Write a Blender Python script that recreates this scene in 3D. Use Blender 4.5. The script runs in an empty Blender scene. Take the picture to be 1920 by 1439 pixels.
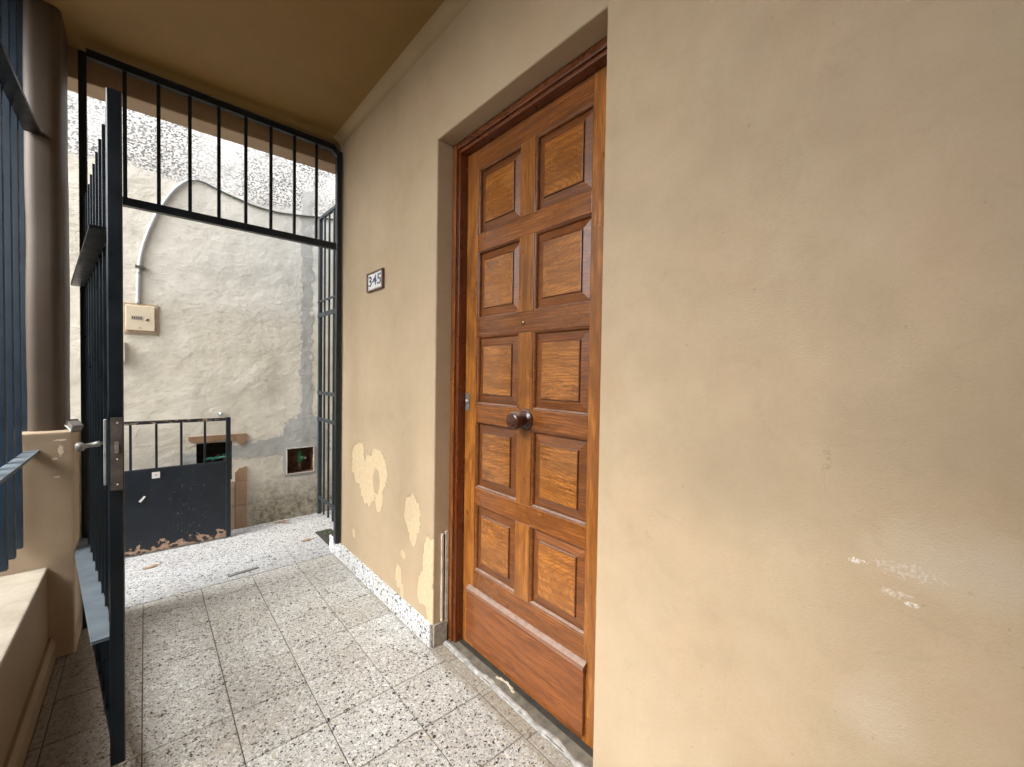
import bpy, bmesh, math, random
from mathutils import Vector, Matrix, noise
random.seed(7)
S = bpy.context.scene
COL = S.collection
R = math.radians
PI = math.pi

# ---------------------------------------------------------------- camera
YAW, PITCH, ROLL = -0.7202, -0.0228, 0.0150
cam_d = bpy.data.cameras.new('camera')
cam_d.sensor_width = 36.0
cam_d.lens = 784.4 / 1920 * 36
cam_d.clip_start = 0.02
cam_d.clip_end = 500
cam = bpy.data.objects.new('camera', cam_d)
COL.objects.link(cam)
fwd = Vector((-math.sin(YAW) * math.cos(PITCH), math.cos(YAW) * math.cos(PITCH), math.sin(PITCH)))
rgt = Vector((math.cos(YAW), math.sin(YAW), 0))
upv = rgt.cross(fwd)
r2 = math.cos(ROLL) * rgt + math.sin(ROLL) * upv
u2 = -math.sin(ROLL) * rgt + math.cos(ROLL) * upv
M = Matrix((r2, u2, -fwd)).transposed().to_4x4()
M.translation = Vector((-0.9874, 0.0, 1.2600))
cam.matrix_world = M
S.camera = cam

# ---------------------------------------------------------------- sky and sun (bright overcast)
SUN_EL = R(44)
world = bpy.data.worlds.new('World')
S.world = world
world.use_nodes = True
wt = world.node_tree
bg = wt.nodes['Background']
sky = wt.nodes.new('ShaderNodeTexSky')
sky.sky_type = 'NISHITA'
sky.sun_disc = False
sky.sun_elevation = SUN_EL
sky.sun_rotation = R(-93)
sky.air_density = 1.0
sky.dust_density = 3.0
hs = wt.nodes.new('ShaderNodeHueSaturation')
hs.inputs['Saturation'].default_value = 0.18
wt.links.new(sky.outputs[0], hs.inputs['Color'])
wt.links.new(hs.outputs[0], bg.inputs['Color'])
bg.inputs['Strength'].default_value = 0.15

sun_d = bpy.data.lights.new('sun', 'SUN')
sun_d.energy = 0.50
sun_d.angle = R(32)
sun_d.color = (1.0, 0.985, 0.965)
sun = bpy.data.objects.new('sun', sun_d)
COL.objects.link(sun)
# direction towards the sun: from the open left side of the porch
SUN_TO_ALLEY = R(-3)
sd = Vector((-math.cos(SUN_EL) * math.cos(SUN_TO_ALLEY), math.cos(SUN_EL) * math.sin(SUN_TO_ALLEY), math.sin(SUN_EL)))
sun.rotation_euler = sd.to_track_quat('Z', 'Y').to_euler()

S.view_settings.view_transform = 'Standard'
S.view_settings.look = 'None'
S.view_settings.gamma = 1
S.view_settings.use_curve_mapping = False
S.view_settings.exposure = 2.66
S.render.engine = 'CYCLES'
S.cycles.max_bounces = 12
S.cycles.diffuse_bounces = 8
S.cycles.glossy_bounces = 4

# ---------------------------------------------------------------- node helpers
class NT:
    def __init__(s, name):
        s.m = bpy.data.materials.new(name)
        s.m.use_nodes = True
        s.t = s.m.node_tree
        s.b = s.t.nodes['Principled BSDF']
        g = s.t.nodes.new('ShaderNodeNewGeometry')
        s.pos = g.outputs['Position']
    def n(s, typ, **kw):
        x = s.t.nodes.new(typ)
        for k, v in kw.items():
            setattr(x, k, v)
        return x
    def put(s, sock, v):
        if v is None: return
        if isinstance(v, bpy.types.NodeSocket): s.t.links.new(v, sock)
        elif isinstance(v, (tuple, list)) and len(v) == 3 and sock.type == 'RGBA': sock.default_value = (*v, 1)
        else: sock.default_value = v
    def math(s, op, a, b=None, c=None, clamp=False):
        x = s.n('ShaderNodeMath', operation=op, use_clamp=clamp)
        s.put(x.inputs[0], a); s.put(x.inputs[1], b); s.put(x.inputs[2], c)
        return x.outputs[0]
    def vmul(s, v, k):
        x = s.n('ShaderNodeVectorMath', operation='MULTIPLY')
        s.put(x.inputs[0], v); x.inputs[1].default_value = k
        return x.outputs[0]
    def vadd(s, v, w):
        x = s.n('ShaderNodeVectorMath', operation='ADD')
        s.put(x.inputs[0], v); s.put(x.inputs[1], w)
        return x.outputs[0]
    def noise(s, scale=5, detail=4, rough=.5, vec=None, dist=0.0, out=0):
        x = s.n('ShaderNodeTexNoise')
        s.put(x.inputs['Vector'], vec or s.pos)
        x.inputs['Scale'].default_value = scale; x.inputs['Detail'].default_value = detail
        x.inputs['Roughness'].default_value = rough; x.inputs['Distortion'].default_value = dist
        return x.outputs[out]
    def voro(s, scale, feature='F1', vec=None, rand=1.0):
        x = s.n('ShaderNodeTexVoronoi', feature=feature)
        s.put(x.inputs['Vector'], vec or s.pos)
        x.inputs['Scale'].default_value = scale
        x.inputs['Randomness'].default_value = rand
        return x
    def ramp(s, f, stops, interp='LINEAR'):
        x = s.n('ShaderNodeValToRGB')
        s.put(x.inputs[0], f)
        cr = x.color_ramp; cr.interpolation = interp
        while len(cr.elements) < len(stops): cr.elements.new(0.5)
        for e, (p, c) in zip(cr.elements, stops):
            e.position = p
            e.color = (*c, 1) if isinstance(c, (tuple, list)) else (c, c, c, 1)
        return x.outputs[0]
    def mr(s, f, a, b, c=0.0, d=1.0):
        x = s.n('ShaderNodeMapRange')
        s.put(x.inputs[0], f)
        for i, v in enumerate((a, b, c, d)): x.inputs[i + 1].default_value = v
        return x.outputs[0]
    def mix(s, f, a, b, mode='MIX'):
        x = s.n('ShaderNodeMix', data_type='RGBA', blend_type=mode)
        s.put(x.inputs['Factor'], f); s.put(x.inputs['A'], a); s.put(x.inputs['B'], b)
        return x.outputs['Result']
    def sep(s, v=None):
        x = s.n('ShaderNodeSeparateXYZ'); s.put(x.inputs[0], v or s.pos)
        return x.outputs
    def comb(s, x_, y_, z_):
        x = s.n('ShaderNodeCombineXYZ')
        s.put(x.inputs[0], x_); s.put(x.inputs[1], y_); s.put(x.inputs[2], z_)
        return x.outputs[0]
    def rand(s):
        return s.n('ShaderNodeObjectInfo').outputs['Random']
    def bump(s, h, strength=.3, dist=.01, prev=None):
        x = s.n('ShaderNodeBump')
        s.put(x.inputs['Height'], h)
        x.inputs['Strength'].default_value = strength; x.inputs['Distance'].default_value = dist
        if prev is not None: s.put(x.inputs['Normal'], prev)
        return x.outputs[0]
    def blob(s, a, b, ca, cb, ra, rb, amp=.5, scale=18, soft=.04, nz=None):
        """mask of a ragged patch: 1 inside an ellipse (a,b coordinates) with noisy outline"""
        da = s.math('DIVIDE', s.math('SUBTRACT', a, ca), ra)
        db = s.math('DIVIDE', s.math('SUBTRACT', b, cb), rb)
        r = s.math('SQRT', s.math('ADD', s.math('MULTIPLY', da, da), s.math('MULTIPLY', db, db)))
        nz = nz or s.noise(scale, 5, .6)
        r = s.math('ADD', r, s.math('MULTIPLY', s.math('SUBTRACT', nz, .5), amp * 2))
        return s.mr(r, 1 - soft, 1 + soft, 1, 0)
    def done(s, col=None, rough=None, normal=None, metal=None, coat=None, spec=None):
        s.put(s.b.inputs['Base Color'], col); s.put(s.b.inputs['Roughness'], rough)
        s.put(s.b.inputs['Metallic'], metal); s.put(s.b.inputs['Normal'], normal)
        if coat is not None:
            s.b.inputs['Coat Weight'].default_value = coat; s.b.inputs['Coat Roughness'].default_value = .12
        if spec is not None: s.b.inputs['Specular IOR Level'].default_value = spec
        return s.m
def mx(s, *ms):
    r = ms[0]
    for q in ms[1:]: r = s.math('MAXIMUM', r, q)
    return r

# ---------------------------------------------------------------- materials
def plaster(name, base, dark, extra=None, rough=.5):
    s = NT(name)
    big = s.noise(1.3, 5, .6)
    mid = s.noise(6, 6, .65, dist=.4)
    fine = s.noise(260, 3, .6)
    f = s.math('ADD', s.math('MULTIPLY', big, .6), s.math('MULTIPLY', mid, .4))
    col = s.mix(s.mr(f, .36, .64), dark, base)
    tint = s.noise(4.2, 4, .6, vec=s.vadd(s.pos, s.vmul(s.noise(2, 2, .5, out=1), (.5, .5, .5))))
    col = s.mix(s.mr(tint, .53, .66, 0, .20), col, tuple(a * b for a, b in zip(base, (1.06, .90, .84))))
    col = s.mix(s.mr(tint, .47, .34, 0, .17), col, tuple(a * b for a, b in zip(base, (.92, .97, .90))))
    smear = s.noise(1, 6, .68, vec=s.vmul(s.pos, (8, 8, 10)), dist=1.4)
    col = s.mix(s.mr(smear, .58, .72, 0, .22), col, tuple(c * .62 for c in base))
    # faint vertical wash marks
    st = s.noise(1, 4, .6, vec=s.vmul(s.pos, (9, 9, .7)))
    col = s.mix(s.mr(st, .5, .8, 0, .18), col, tuple(c * .72 for c in base))
    sp = s.voro(9, vec=s.vadd(s.pos, s.n('ShaderNodeNewGeometry').outputs['Position']))
    spk = s.mr(s.noise(55, 2, .5), .735, .76, 0, .35)
    col = s.mix(spk, col, tuple(c * .45 for c in base))
    nrm = s.bump(s.noise(2.0, 3, .5), .35, .02)
    nrm = s.bump(smear, .05, .006, nrm)
    nrm = s.bump(s.noise(34, 6, .65), .16, .003, nrm)
    nrm = s.bump(fine, .38, .0014, nrm)
    col = s.mix(s.mr(s.noise(140, 3, .7), .50, .70, 0, .16), col, tuple(c * .62 for c in base))
    r = rough
    if extra: col, nrm, r = extra(s, col, nrm, rough)
    return s.done(col, r, nrm)

WALL = (.530, .410, .270)
WALL_D = (.440, .330, .205)
def wall_extra(s, col, nrm, rough):
    x, y, z = s.sep()
    n1 = s.math('ADD', s.math('MULTIPLY', s.noise(15, 5, .65), .6), s.math('MULTIPLY', s.noise(60, 7, .75), .4))
    cream = (.76, .61, .39)
    P = [(2.52, .70, .15, .13), (2.42, .60, .12, .13), (2.27, .70, .13, .12), (2.25, .56, .05, .1), (1.86, .56, .085, .10), (1.845, .47, .04, .06),
         (1.70, .36, .045, .14), (1.72, .24, .07, .08), (1.68, .16, .035, .06), (1.77, .2, .03, .05), (1.66, .42, .03, .08), (2.0, .20, .035, .06), (1.96, .14, .02, .04), (1.95, .33, .03, .02), (2.62,.24,.025,.03)]
    holes = [(2.285, .635, .045, .07), (2.45, .78, .02, .05)]
    def fieldv(cy, cz, ry, rz, amp):
        da = s.math('DIVIDE', s.math('SUBTRACT', y, cy), ry); db = s.math('DIVIDE', s.math('SUBTRACT', z, cz), rz)
        r = s.math('SQRT', s.math('ADD', s.math('MULTIPLY', da, da), s.math('MULTIPLY', db, db)))
        return s.math('SUBTRACT', s.math('SUBTRACT', 1, r), s.math('MULTIPLY', s.math('SUBTRACT', n1, .5), amp * 2))
    F = None
    for (cy, cz, ry, rz) in P:
        f_ = fieldv(cy, cz, ry, rz, .62)
        F = f_ if F is None else s.math('MAXIMUM', F, f_)
    for (cy, cz, ry, rz) in holes:
        F = s.math('MINIMUM', F, s.math('MULTIPLY', fieldv(cy, cz, ry, rz, .5), -1))
    face = s.mr(x, .002, .006, 1, 0)
    m = s.math('MULTIPLY', s.mr(F, -.01, .01), face)
    rim = s.math('MULTIPLY', s.mr(s.math('ABSOLUTE', s.math('ADD', F, .03)), .0, .05, 1, 0), face)
    thin = s.noise(38, 7, .75)
    cr = s.mix(s.mr(thin, .36, .60), (.585, .455, .285), (.69, .545, .335))
    cr = s.mix(s.mr(s.noise(21, 5, .7), .60, .66, 0, .7), cr, (.66, .60, .50))
    col = s.mix(m, col, cr)
    col = s.mix(s.math('MULTIPLY', rim, s.mr(s.noise(30, 3, .5), .4, .6, .1, .55)), col, (.27, .19, .11))
    # grey-white scuffs on the wall near the camera
    w = mx(s, s.math('MULTIPLY', s.blob(y, z, .10, .885, .018, .006, 1.6, nz=s.noise(60, 5, .7)), .6),
           s.blob(y, z, .078, .874, .014, .005, 1.5, nz=s.noise(75, 5, .7)),
           s.blob(y, z, .15, .925, .012, .006, 1.3, nz=s.noise(60, 5, .7)),
           s.math('MULTIPLY', s.blob(y, z, .08, .93, .04, .012, 2.2, nz=s.noise(85, 5, .75)), .35))
    w = s.math('MULTIPLY', w, s.mr(s.noise(150, 4, .7), .46, .56))
    w = s.math('MULTIPLY', w, .85)
    col = s.mix(w, col, (.80, .78, .74))
    # smoother, paler repair patches
    pz = s.noise(7, 4, .6)
    rp = mx(s, s.blob(y, z, .02, .965, .09, .05, 1.0, nz=pz, soft=.55), s.blob(y, z, .12, .66, .05, .045, 1.1, nz=pz, soft=.6))
    col = s.mix(s.math('MULTIPLY', rp, .22), col, (.62, .58, .50))
    ring = s.blob(y, z, .115, .655, .036, .034, 1.0, nz=n1, soft=.05)
    # soft grime
    g = mx(s, s.blob(y, z, .40, 1.03, .16, .10, .8, nz=s.noise(4, 5, .6), soft=.7), s.blob(y, z, .05, 1.15, .17, .09, .8, nz=s.noise(4, 5, .6), soft=.8),
           s.blob(y, z, 2.35, 1.0, .35, .10, .7, nz=s.noise(5, 5, .6), soft=.9), s.blob(y, z, 1.95, .75, .10, .3, .7, nz=s.noise(5, 5, .6), soft=.9))
    col = s.mix(s.math('MULTIPLY', g, .32), col, (.30, .23, .15))
    # hairline cracks
    ck = s.voro(3.1, 'DISTANCE_TO_EDGE', vec=s.vadd(s.pos, s.vmul(s.noise(7, 5, .6, out=1), (.16, .16, .16)))).outputs['Distance']
    area = mx(s, s.blob(y, z, .66, .86, .10, .06, .3, soft=.5), s.blob(y, z, .20, 1.08, .07, .05, .5, soft=.5),
              s.blob(y, z, 2.05, .85, .25, .2, .3, soft=.4))
    cm = s.math('MULTIPLY', s.mr(ck, .0, .0045, 1, 0), area)
    col = s.mix(s.math('MULTIPLY', cm, .40), col, (.24, .17, .10))
    nrm = s.bump(m, .8, -.0025, nrm)
    nrm = s.bump(cm, .2, -.001, nrm)
    nrm = s.bump(ring, .22, -.0012, nrm)
    r = s.math('SUBTRACT', rough, s.math('MULTIPLY', rp, .10))
    return col, nrm, r
M_wall = plaster('tan_wall_paint', WALL, WALL_D, wall_extra, .66)
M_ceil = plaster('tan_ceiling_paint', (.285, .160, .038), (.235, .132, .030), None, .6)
M_beam = plaster('brown_beam_paint', (.40, .27, .15), (.34, .22, .12), None, .6)
def pier_extra(s, col, nrm, rough):
    x, y, z = s.sep()
    n1 = s.noise(110, 5, .7)
    m = mx(s, s.blob(x, z, -1.262, .905, .008, .022, .9, nz=n1), s.blob(x, z, -1.278, .868, .009, .005, .9, nz=n1), s.blob(x, z, -1.272, .79, .010, .004, .9, nz=n1),
           s.blob(x, z, -1.262, .948, .022, .004, 1.2, nz=n1), s.blob(x, z, -1.213, .768, .005, .007, .3, nz=n1))
    col = s.mix(m, col, (.80, .66, .48))
    return col, s.bump(m, .8, -.002, nrm), rough
M_pier = plaster('tan_pier_paint', (.45, .345, .235), (.37, .275, .18), pier_extra, .5)
M_col = plaster('shaded_column_paint', (.095, .066, .042), (.070, .048, .030), None, .55)  # pier's tan darkened here to paint in the column's shade
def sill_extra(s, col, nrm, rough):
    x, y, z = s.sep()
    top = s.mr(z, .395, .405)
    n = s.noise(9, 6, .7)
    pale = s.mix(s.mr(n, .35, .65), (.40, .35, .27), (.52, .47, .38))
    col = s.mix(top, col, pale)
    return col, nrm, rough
M_parapet = plaster('shaded_parapet_paint', (.23, .155, .085), (.18, .12, .062), sill_extra, .6)  # sides coloured dark to paint in the shade on the inner face

# alley wall: pale lime paint, grey cement patches, pebble roughcast above
def alley_mat():
    s = NT('weathered_alley_wall')
    x, y, z = s.sep()
    n1 = s.noise(5, 6, .65); n2 = s.noise(14, 6, .65)
    pale = s.mix(s.mr(n1, .35, .65), (.58, .535, .44), (.69, .645, .55))
    cool = s.mix(s.mr(n2, .3, .7), (.57, .575, .545), (.66, .66, .62))
    upper = s.mr(s.math('ADD', z, s.math('MULTIPLY', n1, .5)), 1.75, 2.25)
    col = s.mix(s.math('MULTIPLY', upper, s.mr(x, -1.5, .2)), pale, cool)
    # flaking relief
    fl = s.noise(1, 8, .72, vec=s.vmul(s.pos, (11, 11, 22)), dist=1.2)
    fm = s.mr(fl, .60, .64, 0, 1)
    ed = s.math('MULTIPLY', s.mr(s.math('ABSOLUTE', s.math('SUBTRACT', fl, .59)), .0, .012, 1, 0), s.mr(s.noise(3.2, 4, .6), .45, .56))
    col = s.mix(s.math('MULTIPLY', ed, .8), col, (.22, .185, .14))
    col = s.mix(s.math('MULTIPLY', fm, .15), col, (.36, .30, .22))
    spots = s.math('MULTIPLY', s.mr(s.noise(48, 4, .7), .62, .68), s.mr(s.noise(2.4, 3, .5), .46, .60))
    col = s.mix(s.math('MULTIPLY', spots, .6), col, (.27, .23, .17))
    # dirt and moss low down right
    low = s.math('MULTIPLY', s.mr(s.math('ADD', z, s.math('MULTIPLY', n2, .35)), .30, .62, 1, 0), s.mr(x, -.5, -.3))
    grime = s.mix(s.mr(s.noise(26, 7, .75), .40, .60), (.10, .082, .052), (.40, .35, .26))
    col = s.mix(s.math('MULTIPLY', low, .85), col, grime)
    # cement band: down at right, then spreading left
    edge = s.math('MULTIPLY', s.math('SUBTRACT', n2, .5), .16)
    e2 = s.math('MULTIPLY', s.math('SUBTRACT', s.noise(6, 6, .6), .5), .22)
    xa = s.math('ADD', x, edge)
    bandv = s.math('MULTIPLY', s.math('MULTIPLY', s.mr(xa, .018, .03), s.mr(xa, .105, .12, 1, 0)), s.math('MULTIPLY', s.mr(z, .6, .62), s.mr(s.math('ADD', z, edge), 2.80, 2.83, 1, 0)))
    zb = s.math('ADD', z, e2)
    hi = s.math('ADD', .70, s.math('MULTIPLY', s.math('ADD', x, .35), .12))
    bandh = s.math('MULTIPLY', s.math('MULTIPLY', s.mr(s.math('SUBTRACT', zb, hi), -.01, .01, 1, 0), s.mr(zb, .545, .56)), s.mr(xa, -.79, -.77))
    bandh = s.math('MULTIPLY', bandh, s.mr(x, .16, .18, 1, 0))
    corner = s.blob(x, z, .05, .60, .21, .30, .42, nz=n2, soft=.03)
    corner = s.math('MULTIPLY', corner, s.mr(s.math('ADD', x, s.math('MULTIPLY', edge, .3)), -.125, -.115))
    corner = s.math('MULTIPLY', corner, s.mr(z, .35, .355))
    band = mx(s, bandv, bandh, corner)
    cem = s.mix(s.mr(s.noise(10, 6, .65), .35, .65), (.34, .345, .33), (.45, .452, .43))
    col = s.mix(s.math('MULTIPLY', band, .92), col, cem)
    # roughcast
    rc_n = s.math('MULTIPLY', s.math('SUBTRACT', s.noise(3, 5, .6), .5), .25)
    line = s.math('ADD', z, rc_n)
    rc = s.mr(line, 2.60, 2.64)
    rc = s.math('MULTIPLY', rc, s.math('SUBTRACT', 1, bandv))
    cell = s.voro(95, vec=s.vmul(s.pos, (1, 1, 1.5)))
    pb = s.mr(s.noise(62, 4, .7, vec=s.vmul(s.pos, (1, 1, 1.4))), .50, .555)
    dens = s.mr(s.noise(2.6, 5, .6), .38, .55, .45, 1)
    pm = s.math('MULTIPLY', s.math('MULTIPLY', pb, dens), rc)
    rcc = s.mix(s.mr(s.noise(4, 4, .5), .4, .6), (.62, .61, .58), (.74, .73, .70))
    col = s.mix(rc, col, rcc)
    col = s.mix(s.math('MULTIPLY', pm, .9), col, (.12, .115, .105))
    nrm = s.bump(s.noise(2.5, 4, .5), .8, .05)
    nrm = s.bump(fl, .42, .012, nrm)
    nrm = s.bump(s.noise(38, 6, .7, dist=.5), .4, .006, nrm)
    nrm = s.bump(s.noise(120, 4, .6), .35, .002, nrm)
    nrm = s.bump(band, .6, .004, nrm)
    nrm = s.bump(pm, .7, -.006, nrm)
    return s.done(col, .85, nrm, spec=.25)
M_alley = alley_mat()

def terrazzo(name, matrix, tint_var=.12, light=1.0, dirt=.25, black=.14, cool=False, size=92):
    s = NT(name)
    v = s.pos
    warp = s.vmul(s.noise(160, 2, .5, out=1), (.006, .006, .006))
    v = s.vadd(v, warp)
    cell = s.voro(size, vec=v).outputs['Color']
    de = s.voro(size, 'DISTANCE_TO_EDGE', vec=v).outputs['Distance']
    c = s.n('ShaderNodeSeparateColor'); s.put(c.inputs[0], cell)
    rr, gg = c.outputs[0], c.outputs[1]
    chip = s.ramp(rr, [(0, (.012, .012, .012)), (black, (.17, .165, .155)), (black + .06, (.50, .48, .43)), (.36, (.74, .73, .70)), (.60, (.88, .88, .86)), (.86, (.55, .55, .54) if cool else (.58, .51, .40))], 'CONSTANT')
    lim = s.mr(gg, 0, 1, .02, .42)
    isc = s.math('GREATER_THAN', de, lim)
    c2 = s.voro(230, vec=v).outputs['Color']
    k2 = s.n('ShaderNodeSeparateColor'); s.put(k2.inputs[0], c2)
    sm = s.ramp(k2.outputs[0], [(0, (.05, .045, .04)), (.10, matrix), (.6, tuple(min(1, m * 1.35) for m in matrix)), (.85, tuple(m * .8 for m in matrix))], 'CONSTANT')
    col = s.mix(isc, sm, chip)
    tone = s.mix(s.rand(), tuple(light * (1 - tint_var) * q for q in (1, .97, .93)), tuple(light * q for q in (1, 1, 1)))
    col = s.mix(1.0, col, tone, 'MULTIPLY')
    dn = s.noise(2.2, 6, .65)
    col = s.mix(s.mr(dn, .48, .72, 0, dirt), col, (.24, .19, .13))
    st = s.mr(s.noise(11, 5, .7), .62, .74, 0, dirt * .9)
    col = s.mix(st, col, (.20, .17, .12))
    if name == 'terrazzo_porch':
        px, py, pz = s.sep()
        parapet_shade = s.mr(s.math('ADD', px, s.math('MULTIPLY', s.math('SUBTRACT', dn, .5), .35)), -1.20, -.96, 1, 0)
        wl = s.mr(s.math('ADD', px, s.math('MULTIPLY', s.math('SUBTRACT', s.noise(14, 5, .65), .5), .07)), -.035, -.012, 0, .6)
        col = s.mix(s.math('MULTIPLY', parapet_shade, .72), col, (.13, .085, .05))  # parapet's shadow painted as brown onto the floor beside it
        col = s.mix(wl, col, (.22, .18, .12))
    nrm = s.bump(s.noise(40, 4, .6), .15, .002)
    return s.done(col, s.mr(dn, .3, .7, .42, .62), nrm, spec=.4)
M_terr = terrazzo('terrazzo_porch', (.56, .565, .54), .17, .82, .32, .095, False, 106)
M_terr_out = terrazzo('terrazzo_alley', (.58, .60, .62), .05, .66, .12, .16, True)
M_terr_sk = terrazzo('terrazzo_skirting', (.66, .69, .72), .05, 1.0, .05, .20, True, 80)

def simple(name, col, rough=.5, var=.15, scale=12, bump=.2, metal=0, spec=None, coat=None):
    s = NT(name)
    n = s.noise(scale, 5, .6)
    c = s.mix(s.mr(n, .3, .7), tuple(q * (1 - var) for q in col), tuple(min(1, q * (1 + var)) for q in col))
    return s.done(c, s.mr(s.noise(scale * 2, 3, .5), .3, .7, max(0, rough - .08), min(1, rough + .08)), s.bump(s.noise(scale * 8, 3, .6), bump, .002), metal, coat, spec)
M_grout = simple('dirty_grout', (.085, .078, .062), .9)
M_mortar = simple('grey_mortar', (.30, .29, .26), .9, .3, 25, .6)
M_blackhole = simple('dark_dirt', (.035, .03, .022), .95, .4, 30, .6)
M_brickhole = simple('raw_brick_niche', (.20, .105, .065), .95, .5, 30, 1.0)
M_galv = simple('galvanised_steel', (.52, .55, .56), .42, .2, 30, .3, .55)
M_lockplate = simple('worn_lock_plate', (.14, .12, .105), .45, .35, 30, .3, .5)
M_screw = simple('bright_screw', (.7, .68, .64), .3, .1, 30, .1, .8)
M_brass = simple('aged_brass', (.30, .22, .10), .35, .3, 40, .2, .9)
M_alu = simple('grey_cast_handle', (.19, .18, .165), .5, .25, 30, .3, .3)
M_pvc = simple('grey_pvc_conduit', (.38, .385, .39), .5, .12, 14, .15)
M_cable = simple('dark_cable', (.10, .11, .10), .6)
M_white = simple('white_plastic', (.72, .71, .68), .5, .08)
M_leafb = simple('dead_leaf', (.30, .20, .12), .8, .4, 30)
M_green = simple('green_plastic', (.04, .20, .14), .45, .4, 25)
M_valve = simple('green_painted_valve', (.02, .12, .04), .45, .5, 60)
M_tantile = simple('brown_wall_tile', (.30, .185, .11), .45, .22, 9, .2)
M_paleplaster = simple('pale_strip_paint', (.55, .47, .36), .6, .25, 30, .4)
M_weed = simple('weed_green', (.05, .09, .03), .8, .4)
M_ground = simple('street_pavement', (.13, .125, .115), .9, .2, 3, .4)
M_blocker = simple('grey_blocker_render', (.17, .16, .14), .9, .15, 3, .4)
M_slab = simple('roof_slab_concrete', (.42, .40, .36), .9, .2, 3, .4)

def metal_paint(name, base, chips=None, rough=.32):
    s = NT(name)
    n = s.noise(9, 6, .65)
    col = s.mix(s.mr(n, .35, .7), base, tuple(q * 1.6 + .002 for q in base))
    scr = s.mr(s.noise(1, 5, .7, vec=s.vmul(s.pos, (40, 40, 9))), .66, .72, 0, .22)
    col = s.mix(scr, col, (.09, .10, .11))
    nrm = s.bump(s.noise(60, 4, .6), .15, .0015)
    r = s.mr(s.noise(14, 4, .6), .3, .7, rough - .06, rough + .14)
    if chips: col, nrm, r = chips(s, col, nrm, r)
    return s.done(col, r, nrm)
M_blue = metal_paint('dark_blue_gate_paint', (.003, .007, .011))
M_blue_light = metal_paint('blue_parapet_paint', (.012, .025, .042), None, .36)
M_lit_rail = metal_paint('lit_blue_grey_paint', (.10, .125, .145), None, .45)  # lighter copy of the blue, daylight on the rail tops painted in
def chips_sheet(s, col, nrm, r):
    x, y, z = s.sep()
    n = s.noise(15, 6, .6); n2 = s.noise(34, 6, .7)
    base = s.math('ADD', z, s.math('ADD', .012, s.math('MULTIPLY', s.math('SUBTRACT', n, .5), .36)))
    m = s.math('MULTIPLY', s.mr(base, .055, .065, 1, 0), s.mr(base, .018, .026))
    rust = s.mr(s.math('ADD', z, s.math('MULTIPLY', s.math('SUBTRACT', n2, .5), .1)), .02, .06, 1, 0)
    col = s.mix(s.math('MULTIPLY', rust, .8), col, (.045, .028, .018))
    col = s.mix(m, col, s.mix(s.mr(n2, .35, .65), (.30, .18, .12), (.46, .33, .23)))
    sp = s.math('MULTIPLY', s.mr(s.noise(62, 4, .65), .66, .69), s.blob(x, z, -.76, .26, .12, .24, .6, soft=.5))
    col = s.mix(sp, col, (.33, .33, .30))
    return col, s.bump(m, .8, -.002, nrm), s.math('ADD', r, s.math('MULTIPLY', m, .4))
M_sheet = metal_paint('chipped_blue_sheet_paint', (.0045, .0085, .014), chips_sheet, .40)
def chips_rail(s, col, nrm, r):
    n = s.noise(1, 6, .65, vec=s.vmul(s.pos, (22, 22, 60)))
    m = s.mr(n, .53, .56)
    col = s.mix(m, col, s.mix(s.mr(s.noise(50, 4, .6), .4, .6), (.10, .045, .025), (.40, .29, .20)))
    return col, s.bump(m, .6, -.002, nrm), s.math('ADD', r, s.math('MULTIPLY', m, .4))
M_railchip = metal_paint('rusty_blue_rail_paint', (.005, .008, .012), chips_rail, .4)
M_sidebar = metal_paint('grey_blue_grille_paint', (.016, .022, .026), None, .45)

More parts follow.
